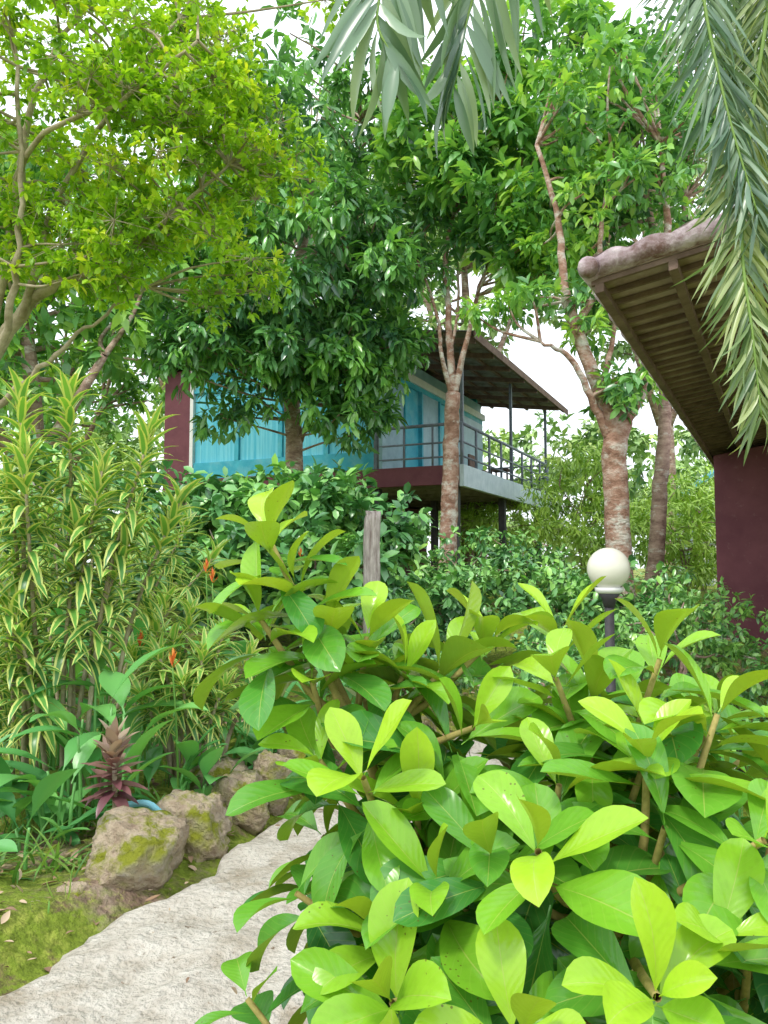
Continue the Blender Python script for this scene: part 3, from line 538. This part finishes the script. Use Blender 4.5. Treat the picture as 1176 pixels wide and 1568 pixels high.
mb.build('roof',[M_roofu,M_raft],he)
mb=MB(); mb.box(-.9,-.4,4.6,5.1,4.02,4.06,0); [mb.box(a,a+.04,b,b+.04,3.6,4.02,0) for a in(-.88,-.46) for b in(4.62,5.04)]; mb.box(-1.5,-1.45,4.6,5.1,3.6,4.5,0); mb.box(-1.5,-1.05,4.6,5.1,4.0,4.05,0)
mb.build('table_and_chair',[M_raft],he)
# ---------- right building
ra=math.atan2(.8927,.4506)-math.pi/2
re_=empty('maroon_house',(1.13,4.2,0),ra)
sl=.16; zb=3.04
mb=MB()
xw=np.arange(0,6.01,.02); yt=[]
for k in range(34): yt+= [k*.36,k*.36+.35]
def tz(x,y): return .026*abs(math.sin(x*math.pi/.21+.3*math.sin(y*2.1)))-.01+.018*noise.noise((x*6,y*6,1))
for lay,dz in((0,.075),(1,.10)):
    V=[]
    for q_,y in enumerate(yt):
        z0=.03 if q_%2==0 else 0.0
        for x in xw: V.append((x,y-.05+.02*noise.noise((x*5,0,k)),zb+sl*x+dz+z0+tz(x,y)))
    m=len(xw); i=np.arange(len(yt)-1)[:,None];j=np.arange(m-1)[None]; mb.add(V,np.stack([i*m+j,i*m+j+1,(i+1)*m+j+1,(i+1)*m+j],-1).reshape(-1,4),0)
V=[]; 
for dy,zz in((.02,.02),(-.045,.03),(-.06,.08),(-.05,.13)):
    for x in xw: V.append((x,dy+.02*noise.noise((x*9,zz*40,0)),zb+sl*x+zz+(tz(x,0) if zz>.05 else .3*tz(x,0))))
m=len(xw); i=np.arange(3)[:,None];j=np.arange(m-1)[None]; mb.add(V,np.stack([i*m+j,i*m+j+1,(i+1)*m+j+1,(i+1)*m+j],-1).reshape(-1,4),0)
for k in range(28): mb.tube([(0,k*.42-.06,zb+.07),(0,k*.42+.38,zb+.08)],[.060,.052],12,0,sub=1)
mb.tube([(.0,-.11,zb+.07),(.0,-.10,zb+.07),(0,-.06,zb+.07)],[.03,.050,.060],12,0,sub=1)
mb.build('roof_tiles',[M_tile],re_)
mb=MB()
def sbox(x0,x1,y0,y1,d0,d1,mat):
    V=[(x,y,zb+sl*x+d) for x in(x0,x1) for y in(y0,y1) for d in(d0,d1)]
    mb.add(V,[(0,1,3,2),(4,6,7,5),(0,4,5,1),(2,3,7,6),(0,2,6,4),(1,5,7,3)],mat,smooth=False)
sbox(0.03,6,-.0,12,.02,.07,1)
for x in (.02,.40,1.05,1.7,2.4,3.2,4.,4.8): sbox(x,x+.045,.0,12,-.06,-.013,0)
for k in range(60): sbox(0.0,6,k*.2,k*.2+.025,-.012,.016,0)
mb.build('rafters',[M_raft,M_raftl],re_)
mb=MB(); 
V=[(x,y,(-.2 if k==0 else zb+sl*x-.105)) for x in(.12,5.8) for y in(6.8,12) for k in(0,1)]
mb.add(V,[(0,1,3,2),(4,6,7,5),(0,4,5,1),(2,3,7,6),(0,2,6,4),(1,5,7,3)],0,smooth=False)
mb.box(.06,5.85,6.74,12.05,-.2,.42,1)
mb.box(2.2,3.1,6.76,6.80,.42,2.5,1)
mb.build('walls',[M_maroon,M_raft],re_,bevel=.012)
mb=MB(); mb.box(4.4,4.55,.4,.55,-.1,zb+sl*4.4-.1,0); mb.box(4.4,4.55,3.8,3.95,-.1,zb+sl*4.4-.1,0); mb.build('porch_posts',[M_raft],re_,bevel=.01)
# ---------- far blue cabin
be=empty('blue_cabin',(10.4,26,0),math.radians(-12))
mb=MB(); mb.box(-1.2,4,0,4,.5,3.6,1); mb.build('walls',[M_blue,M_pale],be,bevel=.01)
mb=MB()
for (x0,z0,x1,z1) in ((-1.6,3.0,1.4,5.2),(1.4,5.2,4.6,3.0)):
    V=[(x,y,z+d) for (x,z) in((x0,z0),(x1,z1)) for y in(-1.2,4.5) for d in(0,.12)]
    mb.add(V,[(0,1,3,2),(4,6,7,5),(0,4,5,1),(2,3,7,6),(0,2,6,4),(1,5,7,3)],0,smooth=False)
mb.build('roof',[M_broof],be)
mb=MB()
for z in (1.7,2.1,2.5): mb.box(-1.6,4,-1.2,-1.12,z,z+.09,0)
for x in np.arange(-1.6,4,.6): mb.box(x,x+.07,-1.22,-1.10,.6,2.6,0)
mb.build('balustrade',[M_white],be)
# ---------- globe lamp
le=empty('globe_lamp',(1.42,5.0,0))
mb=MB()
u=np.linspace(0,math.pi,25)[:,None]; v=np.linspace(0,2*math.pi,40,endpoint=False)[None]
V=np.stack([.133*np.sin(u)*np.cos(v),.133*np.sin(u)*np.sin(v),1.49+.133*np.cos(u)+0*v],-1); i=np.arange(24)[:,None];j=np.arange(40)[None];j2=(j+1)%40
mb.add(V,np.stack([i*40+j,(i+1)*40+j,(i+1)*40+j2,i*40+j2],-1).reshape(-1,4)); mb.build('globe',[M_globe],le)
mb=MB(); mb.tube([(0,0,1.335),(0,0,1.35),(0,0,1.372)],[.07,.085,.088],20,0,sub=1); mb.tube([(0,0,1.25),(0,0,1.30),(0,0,1.335)],[.035,.045,.07],16,1,sub=1); mb.build('collar',[M_white,M_dark],le)
mb=MB(); mb.tube([(0,0,0),(0,0,.05),(0,0,.06),(0,0,1.26)],[.08,.08,.032,.03],14,0,sub=1); mb.build('pole',[M_dark],le)
# ---------- posts and pipes
mb=MB()
mb.tube([(-.12,8,.2),(-.12,8,1.2),(-.115,8,1.98),(-.115,8,2.03)],[.095,.09,.085,.07],9,0,sub=3,wob=.004); mb.build('wooden_post',[M_wood])
mb=MB(); mb.tube([(2.2,5,-.02),(2.2,5,.46),(2.2,5,.465),(2.2,5,.50),(2.2,5,.52)],[.045,.045,.06,.06,.03],14,0,sub=1); mb.build('garden_bollard',[M_dark])
mb=MB(); mb.tube([(-1.32,4.15,.28),(-1.2,4.1,.30),(-1.12,4.1,.24)],.018,8,0); mb.build('water_pipe',[M_fruit])
mb=MB(); mb.tube([(1.6,3.2,.12),(1.9,3.25,.12),(2.6,3.4,.1)],.022,8,0); mb.build('water_pipe',[M_fruit])
# ---------- light
sd=nrm(np.array([-.38,-.55,1.0])); el=math.asin(sd[2]); az=math.atan2(sd[0],sd[1])
w=bpy.data.worlds.new('World'); S.world=w; w.use_nodes=True; N=w.node_tree.nodes; K=w.node_tree.links; N.clear()
sk=N.new('ShaderNodeTexSky'); sk.sky_type='NISHITA'; sk.sun_disc=False; sk.sun_elevation=el; sk.sun_rotation=az; sk.dust_density=3
c=mixc(N,K,.8,sk.outputs[0],(13.,13.8,14.4)); bg=N.new('ShaderNodeBackground'); K.new(c,bg.inputs[0]); bg.inputs[1].default_value=.15
o=N.new('ShaderNodeOutputWorld'); K.new(bg.outputs[0],o.inputs[0])
ld=bpy.data.lights.new('sun','SUN'); ld.energy=2.1; ld.angle=math.radians(9); ld.color=(1,.96,.88)
lo=bpy.data.objects.new('sun',ld); COL.objects.link(lo); lo.rotation_euler=Vector(-Vector(sd)).to_track_quat('-Z','Y').to_euler()
cd=bpy.data.cameras.new('camera'); co=bpy.data.objects.new('camera',cd); COL.objects.link(co); S.camera=co
co.location=(0,0,1.5); co.rotation_euler=(math.radians(94),0,0); cd.sensor_fit='VERTICAL'; cd.sensor_height=36; cd.lens=36*1207/1568; cd.clip_end=1500; cd.clip_start=.05
S.view_settings.view_transform='Standard'
